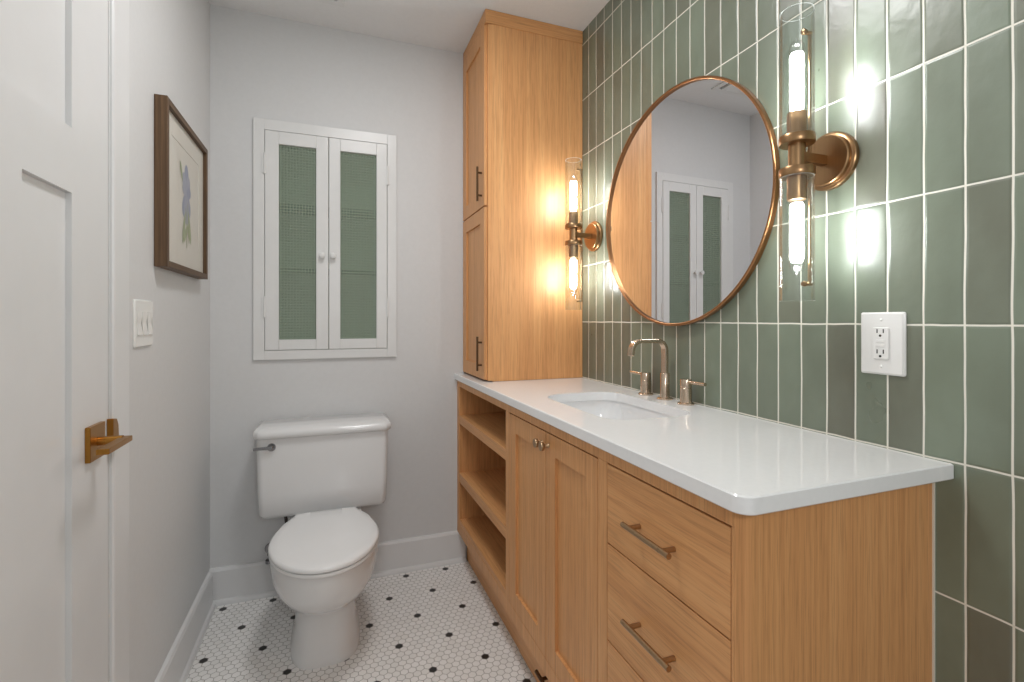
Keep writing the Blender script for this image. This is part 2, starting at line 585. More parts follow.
# ------------------------------------------------------------------ vanity
SKEW[0] = 0.0068
XF = 0.5865          # front face
ZC0, ZC = 0.9075, 0.9375
XK = 0.636           # recessed kick
SY = 0.597           # end panel
van = thing('vanity_cabinet', 'long oak vanity with open shelves, two doors and three drawers along the tiled wall', 'vanity', (0.84, 1.45, 0))
FT = 0.022           # thickness of the face frame
f_ = MB()
ff = [(0.1505, 0.2)]
ZR0, ZR1 = 0.150, 0.200      # bottom rail
ZTOP = 0.8765
YO0, YO1 = 1.663, 2.335      # open shelves
YD0, YDm, YD1 = 1.0185, 1.3145, 1.626
YW0, YW1 = 0.6065, 0.9765
f_.box(XF, XF + FT, SY + 0.004, YB - 0.0005, ZTOP, ZC0 - 0.0005)
f_.box(XF, XF + FT, SY + 0.004, YB - 0.0005, ZR0, ZR1)
f_.box(XF, XF + FT, YO1, YB - 0.0005, ZR1, ZTOP)
f_.box(XF, XF + FT, YD1, YO0, ZR1, ZTOP)
f_.box(XF, XF + FT, YW1, YD0, ZR1, ZTOP)
build('face_frame', f_, M['oak_v'], van, bevel=0.001)
# rails carry their own grain direction
f_ = MB()
f_.prism([(XF, SY + 0.0035), (0.6155, SY - 0.0035), (XF + 0.04, SY - 0.0035), (XF + 0.04, SY + 0.0035)], 2, ZR0, ZC0 - 0.0005)
f_.box(XF, XF + 0.04, SY + 0.0036, YW0, ZR1, ZTOP)
build('corner_post', f_, M['oak_v'], van, bevel=0.001)
f_ = MB()
f_.box(XF + 0.0405, AW - 0.004, SY, SY + 0.018, 0.0, ZC0 - 0.0005)
build('side_panel', f_, M['oak_side'], van)
f_ = MB()
f_.box(AW - 0.004, AW - 0.0005, SY - 0.0035, SY + 0.012, 0.0, ZC0 - 0.001)
o = build('caulk_line', f_, M['caulk'], van)
# carcass: back, bottom, partitions, closed behind the fronts
f_ = MB()
f_.box(AW - 0.014, AW - 0.004, SY + 0.02, YB - 0.002, 0.20, 0.80)
f_.box(XF + FT, AW - 0.014, SY + 0.02, YB - 0.002, 0.185, 0.200)
f_.box(XF + FT, AW - 0.014, YO0 - 0.02, YO0 - 0.002, 0.20, 0.905)
f_.box(XF + FT, AW - 0.014, YW1 + 0.008, YW1 + 0.026, 0.20, 0.80)
build('carcass', f_, M['oak_v'], van)
f_ = MB()
f_.box(XF + FT, AW - 0.02, YO1 + 0.002, YB - 0.001, 0.20, 0.905)
build('end_panel', f_, M['oak_v'], van)
f_ = MB()
f_.box(XF + 0.44, XF + 0.45, YO0, YO1 + 0.002, 0.228, 0.905)
build('shelf_back', f_, M['oak_y'], van)
for z0, z1 in ((0.694, 0.735), (0.408, 0.452)):
    f_ = MB()
    f_.box(XF + 0.001, XF + 0.030, YO0, YO1, z0, z1)
    f_.box(XF + 0.030, XF + 0.44, YO0 - 0.002, YO1 + 0.002, z1 - 0.022, z1)
    build('shelf', f_, M['oak_y'], van, bevel=0.001)
f_ = MB()
f_.box(XF + 0.001, XF + 0.022, YO0, YO1, ZR1 + 0.0002, 0.222)
f_.box(XF + 0.022, XF + 0.44, YO0 - 0.002, YO1 + 0.002, 0.2005, 0.222)
build('bottom_shelf', f_, M['oak_y'], van, bevel=0.001)
# kick with its drawer
f_ = MB()
f_.box(XK, XK + 0.018, 1.643, YB - 0.001, 0.0, ZR0 - 0.0005)
f_.box(XK + 0.004, XK + 0.018, SY + 0.02, 1.6425, 0.0, ZR0 - 0.0005)
build('toe_kick', f_, M['oak_y'], van)
f_ = MB()
f_.box(XK - 0.006, XK + 0.0035, 0.99, 1.640, 0.006, ZR0 - 0.004)
kd = build('kick_drawer', f_, M['oak_y'], van, bevel=0.001)

def bar_pull(parent, x_face, axis, c, length, z, y, mat, stand=0.028, r=0.0058, post=0.30):
    """bar pull standing off a face that looks to -X; axis 1 = along Y, 2 = vertical"""
    b = MB()
    h = length / 2
    xb = x_face - stand
    if axis == 1:
        b.cyl((xb, y - h, z), (xb, y + h, z), r, 20)
    else:
        b.cyl((xb, y, z - h), (xb, y, z + h), r, 20)
    p = build('pull', b, mat, parent, smooth=True)
    for s in (-1, 1):
        q = MB()
        yy, zz = (y + s * length * post, z) if axis == 1 else (y, z + s * length * post)
        q.revolve([(r * 0.9, 0), (r * 0.9, 0.004), (r * 0.9, stand - r * 0.4)], (x_face, yy, zz), (-1, 0, 0), 18)
        build('post', q, mat, p, smooth=True)
    return p
bar_pull(kd, XK - 0.006, 1, 0, 0.22, 0.085, 1.315, M['bronze'], 0.026, 0.006, 0.33)

def shaker(name, parent, x, y0, y1, z0, z1, stile, rail, depth, rec, mat_v, mat_p):
    d = MB()
    d.box(x, x + depth, y0, y0 + stile, z0, z1).box(x, x + depth, y1 - stile, y1, z0, z1)
    d.box(x, x + depth, y0 + stile, y1 - stile, z0, z0 + rail).box(x, x + depth, y0 + stile, y1 - stile, z1 - rail, z1)
    o = build(name, d, mat_v, parent, bevel=0.0008)
    p = MB()
    p.box(x + rec, x + rec + 0.006, y0 + stile, y1 - stile, z0 + rail, z1 - rail)
    build('door_panel', p, mat_p, o)
    return o
G = 0.0016
dA = shaker('door', van, XF, YDm + G, YD1 - G, ZR1 + G, ZTOP - 0.0036, 0.060, 0.060, 0.02, 0.009, M['oak_v'], M['oak_v'])
dB = shaker('door', van, XF, YD0 + G, YDm - G, ZR1 + G, ZTOP - 0.0036, 0.060, 0.060, 0.02, 0.009, M['oak_v'], M['oak_v'])
for d, y in ((dA, YDm + 0.024), (dB, YDm - 0.018)):
    k = MB()
    k.revolve([(0.0075, 0), (0.0055, 0.003), (0.005, 0.016), (0.0125, 0.017), (0.0132, 0.019), (0.0132, 0.025), (0.0120, 0.027), (0.0001, 0.0272)], (XF, y, 0.837), (-1, 0, 0), 28)
    build('knob', k, M['pull'], d, smooth=True)
dz = [(0.6934, ZTOP - 0.0036), (0.4694, 0.6900), (ZR1 + G, 0.4660)]
for z0, z1 in dz:
    d = MB()
    d.box(XF, XF + 0.02, YW0 + G, YW1 - G, z0, z1)
    o = build('drawer', d, M['oak_y'], van, bevel=0.0008)
    bar_pull(o, XF, 1, 0, 0.148, (z0 + z1) / 2 - 0.004 if z0 > 0.3 else 0.36, 0.797, M['pull'], 0.028, 0.0058, 0.36)

SKEW[0] = 0.004
# counter with a rounded-rectangle opening for the sink
HXa, HXb, HYa, HYb, HR = 0.690, 0.985, 1.105, 1.585, 0.085
def slab_with_hole():
    m = MB()
    CXa, CXb, CYa, CYb = 0.5735, AW - 0.001, 0.5635, YB - 0.001
    n = 8
    hole = rrect(HXa, HXb, HYa, HYb, HR, n)
    # outer loop with the same number of points, corner for corner
    outer = rrect(CXa, CXb, CYa, CYb, 0.0, n, rads=[0.0008, 0.0008, 0.0008, 0.027])
    def lay(loop, z):
        return [(x, y, z) for x, y in loop]
    rad = 0.0025
    def inset(loop, d):
        cx, cy = (CXa + CXb) / 2, (CYa + CYb) / 2
        return [(x + (d if x < cx else -d), y + (d if y < cy else -d)) for x, y in loop]
    m.loft([lay(hole, ZC), lay(inset(outer, rad), ZC), lay(outer, ZC - rad), lay(outer, ZC0 + rad), lay(inset(outer, rad), ZC0), lay(hole, ZC0)], closed=True)
    return m
ct = tag(place(build('countertop', slab_with_hole(), M['quartz'], smooth=True, angle=24)), 'white quartz countertop with a rounded corner on the oak vanity', 'countertop')

SKEW[0] = 0.0
# undermount sink
sk = thing('sink', 'white undermount basin sunk in the quartz countertop', 'sink', ((HXa + HXb) / 2, (HYa + HYb) / 2, 0.76))
m = MB()
def sl(g, z, r):
    return [(x, y, z) for x, y in rrect(HXa - g, HXb + g, HYa - g, HYb + g, r, 8)]
m.loft([sl(0.018, ZC0 - 0.001, 0.1), sl(0.004, ZC0 - 0.001, 0.085), sl(0.004, 0.89, 0.085), sl(-0.006, 0.82, 0.08), sl(-0.024, 0.79, 0.075), sl(-0.055, 0.775, 0.06), sl(-0.10, 0.770, 0.03),
        sl(-0.10, 0.762, 0.03), sl(-0.05, 0.764, 0.06), sl(-0.012, 0.782, 0.08), sl(0.004, 0.81, 0.085), sl(0.014, 0.885, 0.085), sl(0.018, 0.897, 0.1)], cap0=False, cap1=False, closed=True)
bas = build('basin', m, M['basin'], sk, smooth=True, angle=50)
m = MB()
m.revolve([(0.10, 0), (0.10, 0.002)], ((HXa + HXb) / 2, (HYa + HYb) / 2, 0.768), (0, 0, 1), 32)
build('basin_floor', m, M['basin'], sk, smooth=True)
m = MB()
m.revolve([(0.0, 0), (0.022, 0), (0.022, 0.003), (0.017, 0.004), (0.016, 0.0025), (0.014, 0.0025), (0.013, 0.006), (0.0, 0.008)], ((HXa + HXb) / 2 + 0.02, (HYa + HYb) / 2, 0.770), (0, 0, 1), 32)
build('drain', m, M['nickel'], sk, smooth=True)

# faucet
FX, FY = 1.055, 1.360
fc = thing('faucet', 'champagne nickel widespread faucet with arched spout behind the basin', 'faucet', (FX, FY, ZC))
m = MB()
m.revolve([(0.026, 0), (0.026, 0.004), (0.024, 0.006), (0.016, 0.007), (0.0155, 0.088), (0.0145, 0.0895), (0.0, 0.090)], (FX, FY, ZC), (0, 0, 1), 32)
build('spout_base', m, M['nickel'], fc, smooth=True)
pts = [(FX, FY, ZC + 0.085)]
ztop = 1.135
R1 = 0.032
pts.append((FX, FY, ztop - R1))
for i in range(1, 9):
    a = PI / 2 * i / 8
    pts.append((FX - R1 + R1 * math.cos(a), FY, ztop - R1 + R1 * math.sin(a)))
xe = 0.922
R2 = 0.034
for i in range(0, 9):
    a = PI / 2 * i / 8
    pts.append((xe + R2 - R2 * math.sin(a), FY, ztop - R2 + R2 * math.cos(a)))
pts.append((xe - 0.002, FY, ztop - 0.048))
m = MB()
m.tube(pts, 0, shape=[(-0.0125, -0.0065), (0.0125, -0.0065), (0.0125, 0.0065), (-0.0125, 0.0065)])
build('spout', m, M['nickel'], fc, bevel=0.003, seg=3)
for s, y in ((1, 1.467), (-1, 1.256)):
    m = MB()
    m.revolve([(0.026, 0), (0.026, 0.004), (0.024, 0.006), (0.0185, 0.007), (0.018, 0.052), (0.0172, 0.053), (0.018, 0.054), (0.018, 0.078), (0.017, 0.080), (0.0, 0.080)], (FX, y, ZC), (0, 0, 1), 32)
    h_ = build('tap_handle', m, M['nickel'], fc, smooth=True)
    m = MB()
    m.cyl((FX, y + s * 0.010, ZC + 0.0715), (FX - 0.002, y + s * 0.088, ZC + 0.0735), 0.0055, 16)
    build('lever', m, M['nickel'], h_, smooth=True)

# ------------------------------------------------------------------ tall cabinet on the counter
TX, TYs = 0.617, 1.998
tw = thing('linen_cabinet', 'tall oak cabinet standing on the far end of the countertop, reaching the ceiling', 'cabinet', (0.85, 2.18, ZC))
Z0, Z1 = ZC + 0.0012, ZT - 0.001
m = MB()
m.box(TX + 0.034, AW - 0.0015, TYs, YB - 0.002, Z0, Z1 - 0.001)
build('body', m, M['oak_v'], tw)
m = MB()
m.box(TX + 0.012, TX + 0.0338, TYs - 0.0012, YB - 0.002, Z0 + 0.004, Z1 - 0.06)
build('face_frame', m, M['oak_v'], tw, bevel=0.001)
m = MB()
m.box(TX, AW - 0.002, TYs - 0.004, YB - 0.002, Z1 - 0.058, Z1)
build('top_trim', m, M['oak_x'], tw, bevel=0.001)
ZM = 1.697
dU = shaker('door', tw, TX - 0.002, TYs + 0.008, YB - 0.006, ZM + 0.003, Z1 - 0.061, 0.062, 0.062, 0.0138, 0.008, M['oak_v'], M['oak_v'])
dL = shaker('door', tw, TX - 0.002, TYs + 0.008, YB - 0.006, Z0 + 0.008, ZM - 0.003, 0.062, 0.062, 0.0138, 0.008, M['oak_v'], M['oak_v'])
bar_pull(dU, TX - 0.002, 2, 0, 0.150, 1.800, TYs + 0.045, M['bronze'], 0.020, 0.0048, 0.33)
bar_pull(dL, TX - 0.002, 2, 0, 0.150, 1.057, TYs + 0.045, M['bronze'], 0.020, 0.0048, 0.33)

# ------------------------------------------------------------------ mirror
MY, MZ, MR = 1.3355, 1.583, 0.398
mi = thing('mirror', 'large round wall mirror with a thin brass frame between the two sconces', 'mirror', (AW - 0.0105, MY, MZ - MR))
mi.rotation_euler = (0, 0, math.radians(1.4))
AWM, AW = AW, AW - 0.0105
m = MB()
seg = 96
def ring(r, x):
    return [(x, MY + r * math.cos(2 * PI * i / seg), MZ + r * math.sin(2 * PI * i / seg)) for i in range(seg)]
m.loft([ring(MR, AW - 0.001), ring(MR, AW - 0.016), ring(MR - 0.002, AW - 0.018), ring(MR - 0.007, AW - 0.018), ring(MR - 0.009, AW - 0.016), ring(MR - 0.009, AW - 0.005), ring(MR - 0.02, AW - 0.0045), ring(MR - 0.02, AW - 0.001)], closed=True)
build('mirror_frame', m, M['copper'], mi, smooth=True, angle=40)
m = MB()
m.loft([ring(MR - 0.0095, AW - 0.0055), ring(MR - 0.0095, AW - 0.0085)])
build('mirror_glass', m, M['mirror'], mi)
AW = AWM

# ------------------------------------------------------------------ sconces
def lathe_tube(m, cx, cy, ro, ri, z0, z1, seg=40):
    def rg(r, z):
        return [(cx + r * math.cos(2 * PI * i / seg), cy + r * math.sin(2 * PI * i / seg), z) for i in range(seg)]
    m.loft([rg(ro, z0), rg(ro, z1)], False, False)
    m.loft([rg(ri, z1), rg(ri, z0)], False, False)
    m.mi = 1
    m.loft([rg(ro, z1), rg(ri, z1)], False, False)
    m.loft([rg(ri, z0), rg(ro, z0)], False, False)
    bmesh.ops.remove_doubles(m.bm, verts=m.bm.verts, dist=1e-6)
    return m
def sconce(y, label):
    z = 1.574
    x = 0.982
    r = thing('wall_sconce', label, 'wall lamp', (AW, y, z), 'brass sconces beside the mirror')
    m = MB()
    m.revolve([(0.066, 0.0005), (0.066, 0.010), (0.064, 0.012), (0.060, 0.012), (0.058, 0.013), (0.0575, 0.022), (0.055, 0.024), (0.0, 0.024)], (AW, y, z), (-1, 0, 0), 56)
    build('backplate', m, M['brass'], r, smooth=True)
    m = MB()
    m.box(x + 0.010, AW - 0.020, y - 0.009, y + 0.009, z - 0.0105, z + 0.0105)
    build('arm', m, M['brass'], r, bevel=0.001)
    m = MB()
    m.revolve([(0.0, -0.098), (0.0195, -0.098), (0.0200, -0.096), (0.0200, -0.046), (0.0175, -0.045), (0.0175, 0.045), (0.0200, 0.046), (0.0200, 0.096), (0.0195, 0.098), (0.0, 0.098)], (x, y, z), (0, 0, 1), 40)
    build('socket', m, M['brass'], r, smooth=True)
    for s in (-1, 1):
        m = MB()
        m.revolve([(0.016, -0.0095), (0.0358, -0.0095), (0.0365, -0.0085), (0.0365, 0.0085), (0.0358, 0.0095), (0.016, 0.0095)], (x, y, z + s * 0.0365), (0, 0, 1), 48)
        build('ring', m, M['brass'], r, smooth=True)
        m = MB()
        a, b = sorted((z + s * 0.0465, z + s * 0.325))
        lathe_tube(m, x, y, 0.0350, 0.0326, a, b)
        build('glass_tube', m, [M['tube_glass'], M['rim_glint']], r, smooth=True)
        # bulb: glass envelope with the glowing core inside
        m = MB()
        m.revolve([(0.010, 0.099), (0.0155, 0.106), (0.0162, 0.115), (0.0162, 0.242), (0.0148, 0.250), (0.010, 0.257), (0.004, 0.260), (0.002, 0.268), (0.0, 0.270)], (x, y, z), (0, 0, s), 32)
        bl_ = build('bulb', m, M['bulb_glass'], r, smooth=True, angle=60)
        m = MB()
        m.revolve([(0.0, 0.103), (0.010, 0.105), (0.0138, 0.110), (0.0142, 0.118), (0.0142, 0.225), (0.012, 0.232), (0.0, 0.235)], (x, y, z), (0, 0, s), 24)
        build('filament', m, M['bulb'], bl_, smooth=True, angle=60)
    m = MB()
    m.cyl((x + 0.0395, y, z - 0.290), (x + 0.0395, y, z + 0.290), 0.0038, 16)
    build('rod', m, M['brass'], r, smooth=True)
    for s in (-1, 1):
        m = MB()
        m.revolve([(0.0, -0.004), (0.0045, -0.004), (0.0045, 0.007), (0.003, 0.008), (0.003, 0.013), (0.0062, 0.014), (0.0066, 0.019), (0.005, 0.022), (0.0, 0.023)], (x + 0.0395, y, z + s * 0.286), (-1, 0, 0), 20)
        build('finial', m, M['brass'], r, smooth=True)
    return r
sconce(0.803, 'brass two-bulb glass tube sconce to the right of the round mirror, above the outlet')
sconce(1.884, 'brass two-bulb glass tube sconce between the round mirror and the tall oak cabinet')

# ------------------------------------------------------------------ outlet
ou = thing('wall_outlet', 'white outlet plate on the green tiles above the countertop', 'outlet', (AW, 0.6875, 1.091))
def plate(m, x0, x1, y0, y1, z0, z1, d):
    lo, hi = (x0, x1)
    a = [(x0, y, z) for y, z in rrect(y0, y1, z0, z1, 0.004, 3)]
    b = [(x0 + (x1 - x0) * 0.4, y, z) for y, z in rrect(y0, y1, z0, z1, 0.004, 3)]
    c = [(x1, y, z) for y, z in rrect(y0 + d, y1 - d, z0 + d, z1 - d, 0.003, 3)]
    m.loft([a, b, c])
    return m
m = MB()
plate(m, AW - 0.0005, AW - 0.0075, 0.6435, 0.7315, 1.091, 1.2225, 0.004)
build('cover_plate', m, M['plastic'], ou, smooth=True, angle=30)
m = MB()
oy, oz = 0.6875, 1.157
plate(m, AW - 0.0070, AW - 0.0105, oy - 0.0165, oy + 0.0165, oz - 0.0335, oz + 0.0335, 0.001)
rc = build('receptacle', m, M['plastic'], ou, smooth=True, angle=30)
for s in (-1, 1):
    zc = oz + s * 0.0215
    m = MB()
    for dy in (-0.0062, 0.0062):
        m.box(AW - 0.0108, AW - 0.0104, oy + dy - 0.0011, oy + dy + 0.0011, zc + 0.001 - 0.001, zc + 0.0085)
    m.revolve([(0.0026, 0), (0.0026, 0.0004)], (AW - 0.0104, oy, zc - 0.0055), (-1, 0, 0), 12)
    o = build('socket_slots', m, M['dark'], rc)
    m = MB()
    m.box(AW - 0.0115, AW - 0.0103, oy - 0.008, oy + 0.008, oz + s * 0.0045 - 0.0032, oz + s * 0.0045 + 0.0032)
    build('button', m, M['plastic'], rc, bevel=0.0005)
    m = MB()
    m.revolve([(0.003, 0), (0.003, 0.0004), (0.0022, 0.001), (0.0, 0.0012)], (AW - 0.0073, oy, oz + s * 0.049), (-1, 0, 0), 14)
    build('screw', m, M['plastic'], ou, smooth=True)

# ------------------------------------------------------------------ built-in wall cabinet
wc = thing('wall_cabinet', 'white recessed wall cabinet with two reeded glass doors above the toilet', 'cabinet', (-0.0175, YB, 1.03))
m = MB()
FX0, FX1, FZ0, FZ1 = -0.321, 0.287, 1.030, 2.083
iX0, iX1, iZ0, iZ1 = -0.277, 0.245, 1.0705, 2.0365
fy0, fy1 = YB - 0.014, YB - 0.0003
m.box(FX0, iX0, fy0, fy1, FZ0, FZ1).box(iX1, FX1, fy0, fy1, FZ0, FZ1)
m.box(iX0, iX1, fy0, fy1, FZ0, iZ0).box(iX0, iX1, fy0, fy1, iZ1, FZ1)
build('cabinet_frame', m, M['cabinet_white'], wc, bevel=0.0012)
# lining of the recess: open-fronted box
m = MB()
e = 0.0006
a0, a1, b0, b1 = CX0 + e, CX1 - e, CZ0 + e, CZ1 - e
yk = YB + 0.199
m.box(a0, a0 + 0.008, YB + 0.004, yk, b0, b1).box(a1 - 0.008, a1, YB + 0.004, yk, b0, b1)
m.box(a0 + 0.008, a1 - 0.008, YB + 0.004, yk, b0, b0 + 0.008).box(a0 + 0.008, a1 - 0.008, YB + 0.004, yk, b1 - 0.008, b1)
m.box(a0 + 0.008, a1 - 0.008, yk - 0.008, yk, b0 + 0.008, b1 - 0.008)
build('cabinet_interior', m, M['cabinet_green'], wc)
for z in (1.710, 1.425):
    m = MB()
    m.box(a0 + 0.0085, a1 - 0.0085, YB + 0.022, yk - 0.0085, z, z + 0.016)
    build('shelf', m, M['shelf_green'], wc)
xm = -0.0145
for (x0, x1, g0, g1, kx, hx) in ((iX0 + 0.002, xm - 0.0013, -0.220, -0.068, -0.043, iX0), (xm + 0.0013, iX1 - 0.002, 0.035, 0.195, 0.004, iX1)):
    m = MB()
    z0, z1, gz0, gz1 = iZ0 + 0.002, iZ1 - 0.002, 1.118, 1.979
    y0, y1 = YB - 0.016, YB + 0.003
    m.box(x0, g0, y0, y1, z0, z1).box(g1, x1, y0, y1, z0, z1).box(g0, g1, y0, y1, z0, gz0).box(g0, g1, y0, y1, gz1, z1)
    d = build('door', m, M['cabinet_white'], wc, bevel=0.002)
    m = MB()
    m.box(g0, g1, YB - 0.006, YB - 0.002, gz0, gz1)
    o = build('glass_pane', m, M['reeded'], d)
    o['label'] = 'green-tinted reeded glass pane'
    m = MB()
    m.revolve([(0.006, 0), (0.005, 0.006), (0.006, 0.010), (0.012, 0.014), (0.0135, 0.019), (0.012, 0.024), (0.006, 0.0265), (0.0, 0.027)], (kx, y0, 1.495), (0, -1, 0), 28)
    build('knob', m, M['cabinet_white'], d, smooth=True)
    for hz in (1.888, 1.262):
        m = MB()
        m.box(hx - 0.011, hx + 0.011, y0 - 0.0018, y0 + 0.0008, hz - 0.042, hz + 0.042)
        m.cyl((hx, y0 - 0.0025, hz - 0.046), (hx, y0 - 0.0025, hz + 0.046), 0.0042, 12)
        build('hinge', m, M['cabinet_white'], d, bevel=0.0006)

# ------------------------------------------------------------------ framed flower drawing on the left wall
pf = thing('framed_picture', 'brown wooden framed drawing of a blue flower on the left wall', 'picture', (XL, 1.925, 1.36))
PY0, PY1, PZ0, PZ1 = 1.680, 2.172, 1.362, 1.862
PX = XL + 0.034
fw = 0.019
def fr(y0, y1, z0, z1, m):
    m.box(XL + 0.001, PX, y0, y1, z0, z1)
for a in ((PY0, PY0 + fw), (PY1 - fw, PY1)):
    m = MB()
    fr(a[0], a[1], PZ0, PZ1, m)
    build('frame_stile', m, M['walnut'], pf, bevel=0.001)
for a in ((PZ0, PZ0 + fw), (PZ1 - fw, PZ1)):
    m = MB()
    fr(PY0 + fw, PY1 - fw, a[0], a[1], m)
    build('frame_rail', m, M['walnut_y'], pf, bevel=0.001)
m = MB()
mx_ = XL + 0.023
m.box(XL + 0.002, mx_ - 0.003, PY0 + fw, PY1 - fw, PZ0 + fw, PZ1 - fw)
wy0, wy1, wz0, wz1 = PY0 + 0.085, PY1 - 0.085, PZ0 + 0.085, PZ1 - 0.085
for a in ((PY0 + fw, wy0, PZ0 + fw, PZ1 - fw), (wy1, PY1 - fw, PZ0 + fw, PZ1 - fw), (wy0, wy1, PZ0 + fw, wz0), (wy0, wy1, wz1, PZ1 - fw)):
    m.box(mx_ - 0.003, mx_ - 0.0012, *a)
M['paper'] = plain('mat_board', rgb(226, 221, 211), 0.8, 0, 40, 0.05)
mat_ = build('mat_board', m, M['paper'], pf)
# flat drawing: petals, stems, leaves on paper
def lobe(cy, cz, ang, L, W, n=14):
    out = []
    for i in range(n):
        t_ = 2 * PI * i / n
        a = L * 0.5 * (1 - math.cos(t_))
        b = W * math.sin(t_) * (0.55 + 0.45 * math.sin(t_ / 2))
        out.append((cy + a * math.cos(ang) - b * math.sin(ang), cz + a * math.sin(ang) + b * math.cos(ang)))
    return out
def flat(m, poly, x, mi_):
    m.mi = mi_
    f = m.bm.faces.new([m.bm.verts.new((x, y, z)) for y, z in poly])
    f.material_index = mi_
m = MB()
px = mx_ - 0.0027
m.box(px - 0.0002, px, wy0, wy1, wz0, wz1)
cy, cz = 1.935, 1.635
k = 0
for ang, L, W, mi_ in ((90, 0.085, 0.018, 1), (60, 0.06, 0.016, 2), (125, 0.065, 0.016, 2), (-70, 0.075, 0.022, 1), (-112, 0.08, 0.022, 1), (-90, 0.095, 0.020, 2), (160, 0.045, 0.014, 2), (15, 0.045, 0.014, 1)):
    k += 1
    flat(m, lobe(cy, cz, math.radians(ang), L * 1.15, W * 1.6), px + 0.0001 * k, mi_)
for dy, top, bot, w_, mi_ in ((0.0, -0.06, -0.185, 0.003, 3), (0.028, -0.03, -0.165, 0.0025, 3), (-0.03, -0.05, -0.17, 0.0025, 3)):
    k += 1
    flat(m, [(cy + dy * 0.4 - w_, cz + top), (cy + dy * 0.4 + w_, cz + top), (cy + dy + w_, cz + bot), (cy + dy - w_, cz + bot)], px + 0.0001 * k, mi_)
for ang, oy_, oz_, L, W in ((-75, 0.02, -0.06, 0.10, 0.008), (-105, -0.02, -0.07, 0.10, 0.008), (-60, 0.0, -0.1, 0.06, 0.007), (115, -0.05, 0.03, 0.06, 0.006), (-120, 0.0, -0.11, 0.06, 0.007)):
    k += 1
    flat(m, lobe(cy + oy_, cz + oz_, math.radians(ang), L * 1.1, W * 1.7), px + 0.0001 * k, 4)
build('flower_drawing', m, [M['paper'], plain('blue_ink', rgb(160, 164, 184), 0.8, 0, 60, 0.0), plain('lilac_ink', rgb(172, 174, 188), 0.8, 0, 60, 0.0), plain('green_ink', rgb(160, 166, 128), 0.8), plain('leaf_ink', rgb(172, 178, 142), 0.8)], mat_)
m = MB()
m.box(mx_ + 0.001, mx_ + 0.0025, PY0 + fw, PY1 - fw, PZ0 + fw, PZ1 - fw)
build('glazing', m, M['picture_glass'], pf)

# ------------------------------------------------------------------ light switch
sw = thing('light_switch', 'white three-paddle light switch plate beside the door casing', 'switch', (XL, 1.592, 1.138))
m = MB()
plate(m, XL + 0.0004, XL + 0.0050, 1.524, 1.660, 1.133, 1.260, 0.003)
build('cover_plate', m, M['plastic'], sw, smooth=True, angle=30)
for i in range(3):
    yc = 1.592 + (i - 1) * 0.040
    m = MB()
    m.prism([(XL + 0.0045, 1.165), (XL + 0.0085, 1.165), (XL + 0.0055, 1.197), (XL + 0.0065, 1.229), (XL + 0.0045, 1.229)], 1, yc - 0.0155, yc + 0.0155)
    build('paddle', m, M['plastic'], sw, bevel=0.0006)

# ------------------------------------------------------------------ toilet
TCX = -0.022
TKX = -0.028
to = thing('toilet', 'white two-piece toilet with closed lid against the back wall', 'toilet', (TCX, 2.05, 0))
def egg(cx, yf, yb, w_, z, sq=2.6, n=48, mid=0.52, sf=2.0):
    """closed outline: elliptical front, squarer back"""
    ym = yf + (yb - yf) * mid
    out = []
    for i in range(n):
        a = 2 * PI * i / n
        c_, s_ = math.cos(a), math.sin(a)
        if s_ <= 0:
            x, y = w_ * math.copysign(abs(c_) ** (2 / sf), c_), ym - (ym - yf) * abs(s_) ** (2 / sf)
        else:
            e_ = 2.0 / sq
            x = w_ * math.copysign(abs(c_) ** e_, c_)
            y = ym + (yb - ym) * abs(s_) ** e_
        out.append((cx + x, y, z))
    return out
secs = [(0.0, 1.808, 2.23, 0.122, 3.4), (0.018, 1.808, 2.23, 0.122, 3.4), (0.026, 1.816, 2.225, 0.116, 3.3), (0.09, 1.826, 2.22, 0.109, 3.1), (0.15, 1.826, 2.22, 0.106, 3.0), (0.185, 1.806, 2.215, 0.111, 2.8), (0.210, 1.768, 2.215, 0.128, 2.5),
        (0.24, 1.718, 2.21, 0.153, 2.25), (0.275, 1.675, 2.21, 0.170, 2.1), (0.315, 1.648, 2.21, 0.180, 2.05), (0.355, 1.636, 2.21, 0.184, 2.0), (0.392, 1.632, 2.21, 0.184, 2.0), (0.399, 1.636, 2.208, 0.180, 2.0)]
m = MB()
m.loft([egg(TCX, yf, yb_, w_, z, 2.6, 56, 0.52, sf) for z, yf, yb_, w_, sf in secs])
bowl = build('bowl', m, M['porcelain'], to, smooth=True, angle=50)
# deck behind the bowl that carries the tank, and the trapway bulge on both sides
m = MB()
m.loft([[(x, y, z) for x, y in rrect(TCX - a, TCX + a, 2.15, 2.335, 0.03, 5)] for z, a in ((0.0, 0.085), (0.10, 0.088), (0.25, 0.10), (0.33, 0.125), (0.365, 0.14), (0.388, 0.14), (0.392, 0.135))])
build('tank_deck', m, M['porcelain'], to, smooth=True, angle=50)
for s in (-1, 1):
    m = MB()
    pts = [(TCX + s * 0.062, 1.93, 0.22), (TCX + s * 0.066, 1.965, 0.16), (TCX + s * 0.070, 2.01, 0.115), (TCX + s * 0.070, 2.06, 0.13), (TCX + s * 0.066, 2.10, 0.19), (TCX + s * 0.06, 2.14, 0.23)]
    m.tube(pts, 0.034, 14)
    build('trapway', m, M['porcelain'], to, smooth=True, angle=60)
    m = MB()
    m.revolve([(0.013, 0), (0.013, 0.008), (0.010, 0.014), (0.0, 0.017)], (TCX + s * 0.103, 2.055, 0.0), (0, 0, 1), 18)
    build('bolt_cap', m, M['porcelain'], to, smooth=True)
